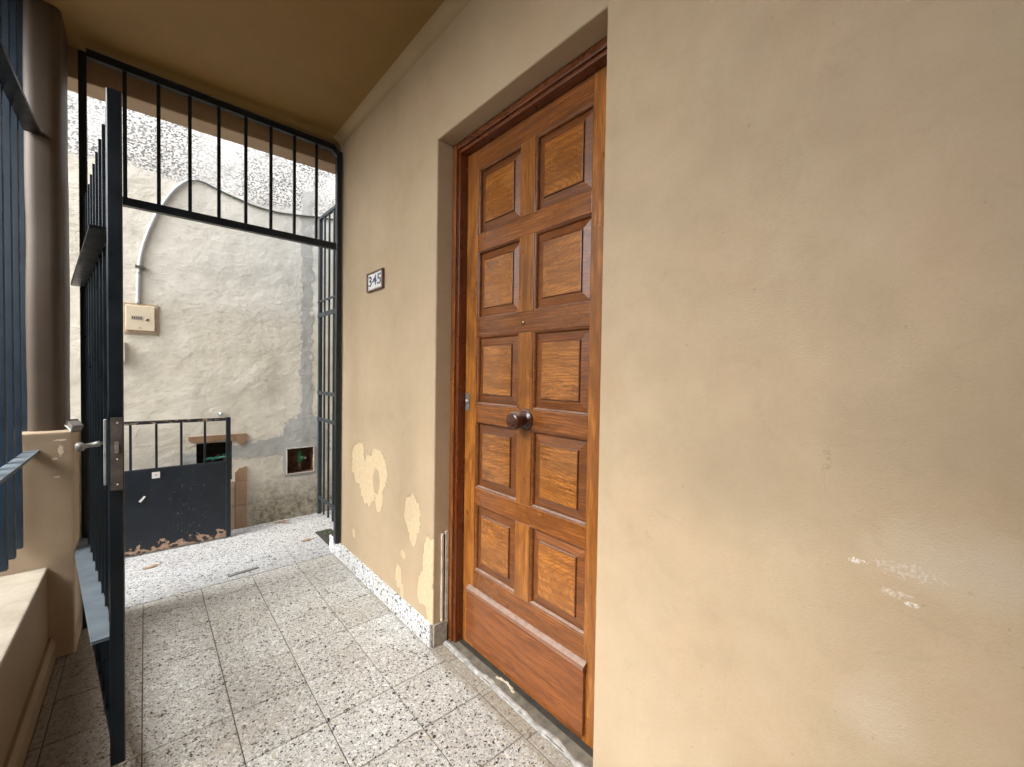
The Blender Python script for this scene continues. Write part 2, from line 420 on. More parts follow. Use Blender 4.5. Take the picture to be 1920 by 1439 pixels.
# --- wood
def wood(name, axis, light, dark, rough=.30, contrast=1.0, figure=0.0, coat=.35):
    s = NT(name)
    off = s.comb(s.math('MULTIPLY', s.rand(), 17.0), s.math('MULTIPLY', s.rand(), 31.0), s.math('MULTIPLY', s.rand(), 23.0))
    v = s.vadd(s.pos, off)
    k = {'z': (26, 26, 1.5), 'y': (26, 1.5, 26)}[axis]
    g = s.vmul(v, k)
    warp = s.vmul(s.noise(2.2, 3, .5, vec=v, out=1), (2.6, 2.6, 2.6))
    gw = s.vadd(g, warp)
    rings = s.noise(1.0, 6, .66, vec=gw, dist=.35 + figure)
    wv = s.n('ShaderNodeTexWave', wave_type='BANDS', bands_direction={'z': 'X', 'y': 'Z'}[axis])
    s.put(wv.inputs['Vector'], s.vadd(s.vmul(v, (1, 1, .06) if axis == 'z' else (1, .10, 1)), s.vmul(s.noise(3.2 + figure * 2, 3, .55, vec=s.vmul(v, (1, 1, .45) if axis == 'z' else (1, .5, 1)), out=1), (.07, .07, .07))))
    wv.inputs['Scale'].default_value = 26; wv.inputs['Distortion'].default_value = 2.5; wv.inputs['Detail'].default_value = 3
    wv.inputs['Detail Scale'].default_value = 1.6
    lines = wv.outputs[1]
    if figure > .7 and 'field' in name:
        oc = s.n('ShaderNodeTexCoord').outputs['Object']
        q = s.sep(oc)
        rr = s.rand()
        yy = s.math('ADD', s.math('MULTIPLY', q[1], .42), s.math('MULTIPLY', s.math('SUBTRACT', s.math('FRACT', s.math('MULTIPLY', rr, 7.3)), .5), .16))
        zz = s.math('ADD', q[2], s.math('MULTIPLY', s.math('SUBTRACT', s.math('FRACT', s.math('MULTIPLY', rr, 13.1)), .5), .40))
        rad = s.math('SQRT', s.math('ADD', s.math('MULTIPLY', yy, yy), s.math('MULTIPLY', zz, zz)))
        rad = s.math('ADD', rad, s.math('MULTIPLY', s.noise(9, 5, .62, vec=s.vmul(v, (1, .6, 1))), .075))
        lines = s.mr(s.math('SINE', s.math('MULTIPLY', rad, 520)), -1, 1)
        lines = s.mr(s.math('MULTIPLY', lines, s.mr(s.noise(14, 3, .6, vec=v), .3, .6, .45, 1)), 0, 1, .0, 1)
    pores = s.noise(1.0, 3, .7, vec=s.vmul(v, tuple(q * (9 if q > 5 else 12) for q in k)))
    cloud = s.noise(7, 4, .6, vec=v)
    c = s.ramp(rings, [(.27, dark), (.43, tuple(a * .55 + b * .45 for a, b in zip(light, dark))), (.56, light), (.72, tuple(q * 1.12 for q in light))])
    c = s.mix(s.mr(lines, .0, .55, .62 * contrast, 0), c, tuple(a * .22 + b * .6 for a, b in zip(light, dark)))
    streak = s.noise(1.0, 5, .7, vec=s.vmul(v, tuple(q * 3.2 if q > 5 else q * 3 for q in k)), dist=.6)
    c = s.mix(s.mr(streak, .47, .61, 0, .92 * contrast), c, tuple(a * .25 + b * .7 for a, b in zip(light, dark)))
    c = s.mix(s.mr(pores, .54, .70, 0, .6 * contrast), c, tuple(q * .45 for q in dark))
    c = s.mix(s.mr(cloud, .35, .7, 0, .38), c, tuple(a * .62 for a in light))
    blot = s.mr(s.noise(38, 4, .7, vec=v), .66, .74, 0, .45)
    c = s.mix(blot, c, tuple(q * .5 for q in dark))
    tone = s.mix(s.rand(), (.82, .80, .76), (1.08, 1.06, 1.0))
    c = s.mix(1.0, c, tone, 'MULTIPLY')
    nrm = s.bump(rings, .25, .0012)
    nrm = s.bump(streak, .40, .0009, nrm)
    nrm = s.bump(pores, .35, .0006, nrm)
    r = s.mr(s.noise(6, 4, .6, vec=v), .3, .7, rough - .06, rough + .10)
    # dust lying on upward-facing ledges
    nz = s.sep(s.n('ShaderNodeNewGeometry').outputs['Normal'])[2]
    dust = s.math('MULTIPLY', s.mr(nz, .45, .8), s.mr(s.noise(45, 4, .6), .3, .6, .35, .8))
    c = s.mix(dust, c, (.34, .28, .24))
    r = s.math('ADD', r, s.math('MULTIPLY', dust, .3))
    return s.done(c, r, nrm, coat=coat)
LW, DW = (.47, .175, .032), (.080, .021, .005)
M_wv = wood('varnished_wood_vertical', 'z', LW, DW)
M_wh = wood('varnished_wood_horizontal', 'y', (.38, .128, .026), (.062, .016, .004))
M_wf = wood('varnished_wood_panel_field', 'y', (.54, .205, .040), (.095, .024, .005), .24, 1, .9, .5)
M_wb = wood('dark_stained_bevel', 'y', (.29, .100, .026), (.075, .021, .007), .38, .8, 0, .15)
M_wjamb = wood('jamb_wood', 'z', (.34, .110, .024), (.09, .024, .007), .30)
M_wframe = wood('red_brown_frame_wood', 'z', (.20, .050, .014), (.065, .015, .006), .26)
M_wframe_h = wood('red_brown_frame_wood_across', 'y', (.19, .055, .016), (.060, .015, .006), .28)
M_wkick = wood('reddish_kick_board_wood', 'y', (.31, .098, .024), (.085, .022, .006), .34, .8, .8)
M_knob = wood('dark_turned_wood', 'y', (.085, .026, .014), (.035, .010, .006), .22)

# ---------------------------------------------------------------- mesh helpers
def link(name, bm, mats, parent=None, smooth=False, loc=None):
    me = bpy.data.meshes.new(name)
    bmesh.ops.recalc_face_normals(bm, faces=bm.faces)
    bm.to_mesh(me); bm.free()
    if not isinstance(mats, (list, tuple)): mats = [mats]
    for m in mats: me.materials.append(m)
    if smooth:
        for p in me.polygons: p.use_smooth = True
    o = bpy.data.objects.new(name, me)
    COL.objects.link(o)
    if parent is not None:
        o.parent = parent
        o.matrix_parent_inverse = Matrix.Translation(-parent.location)
    return o
def empty(name, loc, label=None, cat=None, group=None, kind=None):
    o = bpy.data.objects.new(name, None)
    COL.objects.link(o)
    o.location = loc; o.empty_display_size = .05
    tag(o, label, cat, group, kind)
    return o
def tag(o, label=None, cat=None, group=None, kind=None):
    if label: o['label'] = label
    if cat: o['category'] = cat
    if group: o['group'] = group
    if kind: o['kind'] = kind
    return o
def addbox(bm, x0, x1, y0, y1, z0, z1, bev=0, seg=1, mat=0):
    r = bmesh.ops.create_cube(bm, size=1)
    vs = r['verts']
    for v in vs:
        v.co = Vector(((x0 + x1) / 2 + v.co.x * (x1 - x0), (y0 + y1) / 2 + v.co.y * (y1 - y0), (z0 + z1) / 2 + v.co.z * (z1 - z0)))
    fs = {f for v in vs for f in v.link_faces}
    for f in fs: f.material_index = mat
    if bev:
        es = {e for v in vs for e in v.link_edges}
        bmesh.ops.bevel(bm, geom=list(es), offset=bev, segments=seg, affect='EDGES', profile=.6)
    return vs
def box(name, x0, x1, y0, y1, z0, z1, mat, parent=None, bev=0, seg=1):
    bm = bmesh.new()
    addbox(bm, x0, x1, y0, y1, z0, z1, bev, seg)
    return link(name, bm, mat, parent)
def tube(bm, pts, rad, n=8, caps=True):
    pts = [Vector(p) for p in pts]
    rings = []
    up = Vector((0, 0, 1))
    for i, p in enumerate(pts):
        d = (pts[min(i + 1, len(pts) - 1)] - pts[max(i - 1, 0)]).normalized()
        a = d.cross(up)
        if a.length < .05: a = d.cross(Vector((0, 1, 0)))
        a.normalize(); b = d.cross(a).normalized()
        rr = rad[i] if isinstance(rad, (list, tuple)) else rad
        rings.append([bm.verts.new(p + a * rr * math.cos(2 * PI * k / n) + b * rr * math.sin(2 * PI * k / n)) for k in range(n)])
    for i in range(len(rings) - 1):
        for k in range(n):
            f = bm.faces.new((rings[i][k], rings[i][(k + 1) % n], rings[i + 1][(k + 1) % n], rings[i + 1][k])); f.smooth = True
    if caps:
        bm.faces.new(rings[0]); bm.faces.new(rings[-1][::-1])
def obj_tube(name, pts, rad, mat, parent=None, n=10):
    bm = bmesh.new(); tube(bm, pts, rad, n)
    return link(name, bm, mat, parent)
def lathe(bm, origin, axis, prof, n=24):
    """prof: list of (distance along axis, radius)"""
    axis = Vector(axis).normalized(); o = Vector(origin)
    a = axis.orthogonal().normalized(); b = axis.cross(a)
    rings = []
    for d, r in prof:
        rings.append([bm.verts.new(o + axis * d + (a * math.cos(2 * PI * k / n) + b * math.sin(2 * PI * k / n)) * max(r, 1e-4)) for k in range(n)])
    for i in range(len(rings) - 1):
        for k in range(n):
            f = bm.faces.new((rings[i][k], rings[i][(k + 1) % n], rings[i + 1][(k + 1) % n], rings[i + 1][k])); f.smooth = True
    bm.faces.new(rings[0]); bm.faces.new(rings[-1][::-1])
def obox(bm, p0, p1, w, h, bev=0):
    """beam between two points, width w (horizontal, square to it), height h (vertical if possible)"""
    p0, p1 = Vector(p0), Vector(p1); d = (p1 - p0); L = d.length; d.normalize()
    up = Vector((0, 0, 1)) if abs(d.z) < .9 else Vector((0, 1, 0))
    s = d.cross(up).normalized(); t = s.cross(d).normalized()
    vs = bmesh.ops.create_cube(bm, size=1)['verts']
    for v in vs:
        c = v.co.copy()
        v.co = (p0 + p1) / 2 + d * c.x * L + s * c.y * w + t * c.z * h
    if bev:
        es = {e for v in vs for e in v.link_edges}
        bmesh.ops.bevel(bm, geom=list(es), offset=bev, segments=1, affect='EDGES')
def beam(name, p0, p1, w, h, mat, parent=None, bev=.002):
    bm = bmesh.new(); obox(bm, p0, p1, w, h, bev)
    return link(name, bm, mat, parent)
def copy_mesh(o, parent, loc):
    c = o.copy(); COL.objects.link(c); c.parent = parent; c.location = loc
    return c

# ================================================================ SETTING
# ground beyond everything
bm = bmesh.new()
bmesh.ops.create_grid(bm, x_segments=1, y_segments=1, size=150)
for v in bm.verts: v.co.z = -.06
g = link('ground', bm, M_ground); tag(g, kind='structure')

# porch floor bed with terrazzo tiles laid on it
YE = 2.955
floor = box('porch_floor', -1.50, .30, -2.2, YE, -.05, -.003, M_grout); tag(floor, kind='structure')
T = .25
bm = bmesh.new(); addbox(bm, .0015, T - .0015, .0015, T - .0015, -.02, 0, .0015)
tile_me = None
y_top = 2.2889
first = None
rows = [y_top + T * k for k in range(-18, 2)]
xs = [-.9999, -.7499, -.4999, -.2499]
def place_tile(x, y, w=None, h=None, name='tile', parent=floor, mat=M_terr, gap=.0015, z=None):
    global first
    z = random.uniform(-.0006, .0006) if z is None else z
    if w is None and h is None and mat is M_terr:
        if first is None:
            first = link(name, bm, M_terr, parent)
            first.location = (x, y, z); return first
        return copy_mesh(first, parent, (x, y, z))
    b2 = bmesh.new(); addbox(b2, x + gap, x + (w or T) - gap, y + gap, y + (h or T) - gap, -.02, z, .0012)
    return link(name, b2, mat, parent)
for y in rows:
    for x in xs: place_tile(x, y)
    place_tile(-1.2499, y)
    place_tile(-1.2805, y, w=.030)
# last narrow row at the alley edge
y = rows[-1] + T
for x in xs + [-1.2499]: place_tile(x, y, w=T, h=YE - y)
# floor beside the wall end and sill strip inside the doorway
for y0, y1 in ((.742, 1.02), (1.02, 1.27), (1.27, 1.52), (1.52, 1.655)):
    place_tile(.0005, y0, w=.052, h=y1 - y0)
th = box('threshold', .054, .30, .742, 1.655, -.02, .006, simple('dirty_threshold', (.15, .13, .10), .9, .45, 22, .6), floor)
# worn mortar fillet in front of the threshold
bm = bmesh.new()
N = 160
for side in (0,):
    prev = None
    for i in range(N + 1):
        yy = .745 + (1.652 - .745) * i / N
        a = .049 + .006 * noise.noise(Vector((yy * 14, 3, 0))) + .003 * noise.noise(Vector((yy * 50, 3, 4))); b_ = .066 + .010 * noise.noise(Vector((yy * 11, 9, 0))) + .004 * noise.noise(Vector((yy * 45, 9, 4)))
        h = .0085 + .002 * noise.noise(Vector((yy * 30, 1, 5)))
        row = [bm.verts.new((a, yy, .0008)), bm.verts.new(((a + b_) / 2, yy, h)), bm.verts.new((b_, yy, h)), bm.verts.new((b_ + .006, yy, .0065))]
        if prev:
            for k in range(3):
                f = bm.faces.new((prev[k], row[k], row[k + 1], prev[k + 1])); f.smooth = True
        prev = row
link('mortar_fillet', bm, simple('pale_worn_mortar', (.36, .355, .33), .85, .5, 34, .6), floor)

# alley floor: pale terrazzo slabs
alley_floor = box('alley_floor', -6, 4, YE + .002, 3.93, -.05, -.003, M_grout); tag(alley_floor, kind='structure')
for i in range(-4, 4):
    for (ya, yb) in ((YE + .003, 3.37), (3.37, 3.925)):
        b2 = bmesh.new()
        x0 = i * .8 - .37
        addbox(b2, x0 + .0008, x0 + .7992, ya + .0008, yb - .0008, -.02, .0004, .001)
        link('tile', b2, M_terr_out, alley_floor)

# house wall with doorway
HW = empty('house_wall', (.15, 1.2, 0), 'tan painted plaster wall with a deep doorway and peeling cream patches low down', 'wall')
bm = bmesh.new()
out = [(-2.2, 0), (.742, 0), (.742, 2.305), (1.655, 2.305), (1.655, 0), (2.90, 0), (2.90, 2.80), (-2.2, 2.80)]
vs = [bm.verts.new((0, y, z)) for y, z in out]
f = bm.faces.new(vs)
ex = bmesh.ops.extrude_face_region(bm, geom=[f])
for e in ex['geom']:
    if isinstance(e, bmesh.types.BMVert): e.co.x += .30
es = [e for e in bm.edges if (abs(e.verts[0].co.x) < 1e-6 and abs(e.verts[1].co.x) < 1e-6 and
      all(.74 < v.co.y < 1.66 and v.co.z < 2.31 for v in e.verts)) or
      all(abs(v.co.y - 2.90) < 1e-6 and abs(v.co.x) < 1e-6 for v in e.verts)]
bmesh.ops.bevel(bm, geom=es, offset=.007, segments=3, affect='EDGES', profile=.5)
link('plaster', bm, M_wall, HW)
# rest of the house behind the wall (closed dark room behind the door)
box('house_block', .301, 3.0, -2.2, 2.90, 0, 2.80, M_wall, HW)
# skirting tiles
def skirt(y0, y1, parent=HW):
    box('skirting_tile', -.015, -.0005, y0 + .0006, y1 - .0006, .0, .106, M_terr_sk, parent, .0015)
ys = [1.655, 1.79, 2.05, 2.30, 2.55, 2.80, 3.04]
for a, b_ in zip(ys, ys[1:]): skirt(a, b_)
for a, b_ in ((.49, .742), (.24, .49), (-.01, .24), (-.26, -.01), (-.51, -.26)): skirt(a, b_)
box('skirting_tile', .001, .072, 1.642, 1.6545, .0, .103, simple('grimy_terrazzo', (.30, .27, .22), .7, .4, 60, .4), HW, .0015)
# paler strips chased into the far reveal (old cable duct)
cd = empty('cable_duct', (.06, 1.645, .1), 'pair of thin pale vertical duct strips low in the door reveal', 'cable duct')
bm = bmesh.new(); obox(bm, (.047, 1.650, .105), (.046, 1.650, .516), .010, .012, .001); link('strip', bm, M_paleplaster, cd)
bm = bmesh.new(); obox(bm, (.069, 1.650, .085), (.069, 1.650, .522), .015, .014, .001); link('strip', bm, M_paleplaster, cd)
box('groove', .053, .061, 1.6525, 1.6548, .11, .51, M_blackhole, cd)

# ceiling slab, cove and beam
ceil = box('ceiling', -1.92, .0, -2.2, 2.95, 2.80, 3.0, M_ceil); tag(ceil, kind='structure')  # unseen left overhang, sized to block high light from the porch
bm = bmesh.new()
rc = .050; prev = None
for i in range(9):
    t = i / 8 * PI / 2
    x = -rc + rc * math.sin(t) ; z = 2.80 - rc + rc * math.cos(t)
    x = -rc + rc * math.sin(t); z = (2.80 - rc) + rc * math.cos(t)
    row = [bm.verts.new((x, -2.2, z)), bm.verts.new((x, 2.898, z))]
    if prev:
        f = bm.faces.new((prev[0], prev[1], row[1], row[0])); f.smooth = True
    prev = row
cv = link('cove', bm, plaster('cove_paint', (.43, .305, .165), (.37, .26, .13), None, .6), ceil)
bmb = box('roof_edge_beam', -1.92, .30, 2.952, 3.10, 2.655, 3.0, M_beam, None, .004)
tag(bmb, 'dark brown beam above the barred porch opening, its pale underside catching daylight', 'beam')
sl = box('roof_slab', -1.92, 3.0, -2.2, 3.10, 3.001, 3.10, M_slab); tag(sl, kind='structure')

# end wall of the porch behind the camera
ew = box('end_wall', -1.50, .0, -2.40, -2.201, 0, 2.80, M_wall)
tag(ew, 'tan plaster wall closing the near end of the porch', 'wall')

# unseen wall added left of the porch, sized to shape the light
nw = box('light_blocker_wall', -3.30, -3.05, -8, 2.9, 0, 2.1, M_blocker)
tag(nw, 'unseen grey wall left of the porch, added to shape the incoming light', 'wall')
# parapet (low wall) and pier
bm = bmesh.new()
addbox(bm, -1.56, -1.302, -2.2, 2.619, 0, .41, .006, 2)
# rough plaster edge
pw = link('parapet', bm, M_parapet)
tag(pw, 'low tan wall with a pale worn top edging the left side of the porch', 'low wall')
bm = bmesh.new()
v = [(-1.301, 0), (-1.281, 0), (-1.281, .075), (-1.292, .10), (-1.301, .10)]
a = [bm.verts.new((x, -2.2, z)) for x, z in v]; b_ = [bm.verts.new((x, 2.618, z)) for x, z in v]
for i in range(5): bm.faces.new((a[i], a[(i + 1) % 5], b_[(i + 1) % 5], b_[i]))
bm.faces.new(a); bm.faces.new(b_[::-1])
link('base_moulding', bm, M_parapet, pw)

sw = box('shade_wall', -1.50, -1.31, -2.199, -.12, .411, 2.799, M_wall)  # unseen blocker added to darken the near end of the house wall
tag(sw, 'unseen tan wall left of the camera, added to shade the house wall', 'wall')
pier = empty('pier', (-1.35, 2.75, 0), 'tan plastered pier carrying a rounded column beside the barred porch opening', 'pillar')
bm = bmesh.new()
addbox(bm, -1.50, -1.2205, 2.62, 2.94, 0, .985, .012, 3)
link('pier_base', bm, M_pier, pier)
bm = bmesh.new()
# rounded column
def rrect(x0, x1, y0, y1, r, n=6):
    pts = []
    for cx, cy, a0 in ((x1 - r, y0 + r, -90), (x1 - r, y1 - r, 0), (x0 + r, y1 - r, 90), (x0 + r, y0 + r, 180)):
        for k in range(n + 1):
            a = R(a0 + 90 * k / n); pts.append((cx + r * math.cos(a), cy + r * math.sin(a)))
    return pts
prev = None
for k in range(24):
    z = .98 + (2.80 - .98) * k / 23
    ring = []
    for (x, y) in rrect(-1.368, -1.256, 2.665, 2.93, .038):
        w = .0025 * noise.noise(Vector((x * 6, y * 6, z * 3.0)))
        ring.append(bm.verts.new((x + w, y + w, z)))
    if prev:
        for i in range(len(ring)):
            f = bm.faces.new((prev[i], prev[(i + 1) % len(ring)], ring[(i + 1) % len(ring)], ring[i])); f.smooth = True
    prev = ring
link('column', bm, M_col, pier)

# alley wall with two niches
AW = empty('alley_wall', (-.4, 4.0, 0), 'weathered cream wall across the alley with grey cement patches and pebbled top', 'wall')
YA = 3.90
holes = [(-.701, -.477, .40, .700), (-.083, .123, .384, .594)]
xsg = sorted({-6, 4, *[h[0] for h in holes], *[h[1] for h in holes]}); zsg = sorted({0, 4.6, *[h[2] for h in holes], *[h[3] for h in holes]})
bm = bmesh.new()
vg = {}
def V(x, y, z):
    k = (round(x, 4), round(y, 4), round(z, 4))
    if k not in vg: vg[k] = bm.verts.new(k)
    return vg[k]
for i in range(len(xsg) - 1):
    for j in range(len(zsg) - 1):
        x0, x1, z0, z1 = xsg[i], xsg[i + 1], zsg[j], zsg[j + 1]
        if any(h[0] <= x0 and x1 <= h[1] and h[2] <= z0 and z1 <= h[3] for h in holes): continue
        bm.faces.new((V(x0, YA, z0), V(x1, YA, z0), V(x1, YA, z1), V(x0, YA, z1)))
for f in list(bm.faces): pass
bmf = link('wall_face', bm, M_alley, AW)
box('wall_core', -6, 4, YA + .16, YA + .40, 0, 4.6, M_alley, AW)
# closing strips round the top and the ends
box('wall_cap', -6, 4, YA + .001, YA + .40, 4.601, 4.66, M_alley, AW)
for h, m in zip(holes, (M_blackhole, M_brickhole)):
    bm = bmesh.new()
    x0, x1, z0, z1 = h; d = .13
    y0 = YA; y1 = YA + d
    q = [(x0, z0), (x1, z0), (x1, z1), (x0, z1)]
    fr = [bm.verts.new((x, y0, z)) for x, z in q]
    bk = [bm.verts.new((x * .98 + .02 * (x0 + x1) / 2, y1, z)) for x, z in q]
    for i in range(4): bm.faces.new((fr[i], bk[i], bk[(i + 1) % 4], fr[(i + 1) % 4]))
    bm.faces.new(bk)
    link('niche', bm, m, AW)
# mortar rim round the right niche
x0, x1, z0, z1 = holes[1]
bm = bmesh.new()
for (a, b_, c, d) in ((x0 - .012, x1 + .012, z0 - .012, z0), (x0 - .012, x1 + .012, z1, z1 + .008), (x0 - .010, x0, z0, z1), (x1, x1 + .012, z0, z1)):
    addbox(bm, a, b_, YA - .005, YA + .02, c, d, .002)
link('niche_rim', bm, simple('pale_mortar_rim', (.44, .41, .35), .9, .2, 30, .6), AW)
# brown tiles left over round the left niche
def ragged(name, pts, y0, y1, mat, parent, sub=6, amp=.006, seed=0):
    """prism from an x-z outline, edges roughened"""
    bm = bmesh.new(); P = []
    for i in range(len(pts)):
        a, b_, rough = pts[i][:2], pts[(i + 1) % len(pts)][:2], pts[i][2] if len(pts[i]) > 2 else 0
        k = sub if rough else 1
        for j in range(k):
            t = j / k
            x = a[0] + (b_[0] - a[0]) * t; z = a[1] + (b_[1] - a[1]) * t
            if rough and j:
                x += amp * noise.noise(Vector((x * 60, z * 60, seed))); z += amp * 1.6 * noise.noise(Vector((x * 60, z * 60, seed + 9)))
            P.append((x, z))
    A = [bm.verts.new((x, y0, z)) for x, z in P]; B = [bm.verts.new((x, y1, z)) for x, z in P]
    bm.faces.new(A); bm.faces.new(B[::-1])
    for i in range(len(P)): bm.faces.new((A[i], A[(i + 1) % len(P)], B[(i + 1) % len(P)], B[i]))
    return link(name, bm, mat, parent)
ya, yb = YA - .009, YA + .01
ragged('brown_tile', [(-.748, .756, 0), (-.748, .728, 1), (-.700, .705, 1), (-.560, .715, 0), (-.560, .756, 0)], ya, yb, M_tantile, AW, 6, .012, 1)
ragged('brown_tile', [(-.558, .756, 0), (-.558, .712, 1), (-.480, .700, 1), (-.457, .716, 0), (-.457, .756, 0)], ya, yb, M_tantile, AW, 6, .008, 2)
ragged('brown_tile', [(-.455, .756, 0), (-.455, .72, 1), (-.430, .672, 1), (-.402, .668, 1), (-.379, .715, 0), (-.379, .756, 0)], ya, yb, M_tantile, AW, 6, .010, 3)
ragged('brown_tile', [(-.458, .384, 0), (-.379, .384, 0), (-.379, .492, 1), (-.43, .482, 1), (-.458, .45, 0)], ya, yb, M_tantile, AW, 6, .010, 4)
box('brown_tile', -.458, -.379, ya, yb, .188, .380, M_tantile, AW, .001)
box('brown_tile', -.458, -.379, ya, yb, .004, .184, M_tantile, AW, .001)
for z0, z1 in ((.188, .384), (.004, .184)):
    box('brown_tile', -.490, -.462, ya - .001, yb, z0, z1, simple('pale_brown_tile', (.42, .32, .23), .6, .2, 12, .2) if z0 > .1 else bpy.data.materials['pale_brown_tile'], AW, .001)

# ================================================================ THINGS
# ---------------------------------------------------------------- front door
XD = .130
door = empty('front_door', (XD, 1.20, 0), 'varnished wooden door with ten raised panels in two columns and a round knob', 'door')
YL0, YL1 = .800, 1.600       # leaf edges
ZT = 2.255
ST = (.885, 1.518)            # inner edges of the stiles
MU = (1.158, 1.241)           # mullion
ROWS = [(1.877, 2.165), (1.503, 1.801), (1.123, 1.425), (.747, 1.043), (.370, .670)]
def plank(name, y0, y1, z0, z1, mat, x0=XD, x1=XD + .038, bev=.0018):
    return box(name, x0, x1, y0, y1, z0, z1, mat, door, bev, 2)
plank('stile', YL0, ST[0] - .0004, .012, ZT, M_wv)
plank('stile', ST[1] + .0004, YL1, .012, ZT, M_wv)
zr = [(2.165, ZT)] + [(ROWS[i + 1][1], ROWS[i][0]) for i in range(4)] + [(.012, .370)]
for z0, z1 in zr: plank('rail', ST[0], ST[1], z0, z1, M_wh, XD + .0004)
for z0, z1 in ROWS: plank('mullion', MU[0], MU[1], z0 + .0004, z1 - .0004, M_wv, XD - .0002)
def panel(y0, y1, z0, z1):
    bm = bmesh.new()
    Y0, Y1, Z0, Z1 = y0, y1, z0, z1
    cy, cz = (y0 + y1) / 2, (z0 + z1) / 2
    y0, y1, z0, z1 = y0 - cy, y1 - cy, z0 - cz, z1 - cz
    # cross-section: (inset from the opening edge, x)
    prof = [(-.004, XD + .020), (.002, XD + .0195), (.005, XD + .019), (.040, XD + .009), (.0405, XD + .0115), (.0435, XD + .0115), (.0445, XD + .0045), (.0475, XD + .0035)]
    rings = []
    for ins, x in prof:
        a0, a1, c0, c1 = y0 + ins, y1 - ins, z0 + ins, z1 - ins
        rings.append([bm.verts.new((x, a0, c0)), bm.verts.new((x, a1, c0)), bm.verts.new((x, a1, c1)), bm.verts.new((x, a0, c1))])
    for i in range(len(rings) - 1):
        for k in range(4):
            f = bm.faces.new((rings[i][k], rings[i][(k + 1) % 4], rings[i + 1][(k + 1) % 4], rings[i + 1][k])); f.material_index = 1
    f = bm.faces.new(rings[-1]); f.material_index = 0
    # back
    po = link('panel', bm, [M_wf, M_wb], door)
    po.location = (0, cy, cz)
    y0, y1, z0, z1 = Y0, Y1, Z0, Z1
    # moulding strip round the opening (quarter round)
    bm = bmesh.new()
    R_ = .0085
    rings = []
    for k in range(5):
        t = k / 4 * PI / 2
        ins = .0003 + R_ * math.sin(t); x = XD + .0035 + R_ * (1 - math.cos(t)) * 1.4
        rings.append([bm.verts.new((x, y0 + ins, z0 + ins)), bm.verts.new((x, y1 - ins, z0 + ins)), bm.verts.new((x, y1 - ins, z1 - ins)), bm.verts.new((x, y0 + ins, z1 - ins))])
    for i in range(4):
        for k in range(4):
            f = bm.faces.new((rings[i][k], rings[i][(k + 1) % 4], rings[i + 1][(k + 1) % 4], rings[i + 1][k])); f.smooth = False
    link('panel_moulding', bm, M_wb, door)
for z0, z1 in ROWS:
    panel(ST[0], MU[0], z0, z1)
    panel(MU[1], ST[1], z0, z1)
plank('kick_board', .873, 1.556, .040, .266, M_wkick, XD - .014, XD - .0008, .003)
bm = bmesh.new()
v = [(XD - .0006, .264), (XD - .021, .266), (XD - .024, .272), (XD - .018, .282), (XD - .008, .290), (XD - .0006, .293)]
a = [bm.verts.new((x, .868, z)) for x, z in v]; b_ = [bm.verts.new((x, 1.550, z)) for x, z in v]
for i in range(6): bm.faces.new((a[i], a[(i + 1) % 6], b_[(i + 1) % 6], b_[i]))
bm.faces.new(a); bm.faces.new(b_[::-1])
link('drip_moulding', bm, M_wb, door)
# knob
bm = bmesh.new()
lathe(bm, (XD, 1.188, 1.083), (-1, 0, 0), [(0, .040), (.006, .040), (.010, .033), (.013, .024), (.018, .021), (.022, .024), (.024, .029), (.027, .0295), (.029, .0265), (.031, .0295), (.034, .030), (.036, .027), (.038, .030), (.041, .0305), (.043, .0275), (.045, .033), (.050, .035), (.066, .035), (.074, .031), (.078, .022), (.079, .0)], 28)
link('knob', bm, M_knob, door)
bm = bmesh.new()
lathe(bm, (XD, 1.213, 1.462), (-1, 0, 0), [(0, .0095), (.002, .0095), (.004, .0075), (.0055, .004), (.006, 0)], 18)
link('peephole', bm, M_brass, door)
es_ = box('keyhole_plate', XD - .003, XD - .0003, 1.566, 1.596, 1.09, 1.168, M_alu, door, .001)
bm = bmesh.new(); lathe(bm, (XD - .003, 1.583, 1.133), (-1, 0, 0), [(0, .010), (.004, .010), (.005, .008), (.0055, 0)], 16)
link('lock_cylinder', bm, M_screw, es_)

fr = empty('door_frame', (.09, 1.2, 0), 'reddish brown wooden frame around the panelled front door', 'door frame')
XF = .080
def jamb(y0, y1, y2, name='jamb'):
    """outer y0, inner lip y1, rebate y2"""
    lo, hi = min(y0, y1), max(y0, y1)
    box(name, XF, XF + .09, lo, hi, .007, 2.302, M_wjamb if y0 > 1 else M_wframe, fr, .003, 2)
    lo, hi = min(y1, y2), max(y1, y2)
    bm = bmesh.new()
    addbox(bm, XF + .010, XF + .09, lo + .0003, hi, .007, 2.29, .003, 2)
    link('rebate', bm, M_wframe, fr)
jamb(1.6535, 1.622, 1.6025)
jamb(.7435, .780, .7975)
box('head', XF + .0015, XF + .09, .7805, 1.6215, 2.272, 2.3025, M_wframe_h, fr, .003, 2)
box('head_moulding', XF + .011, XF + .09, .798, 1.602, 2.2565, 2.2715, M_wframe_h, fr, .003, 2)
# dust at the bottom, dark gap under the leaf
box('sill_board', XD - .02, XD + .05, .80, 1.60, .0065, .0115, M_blackhole, fr)

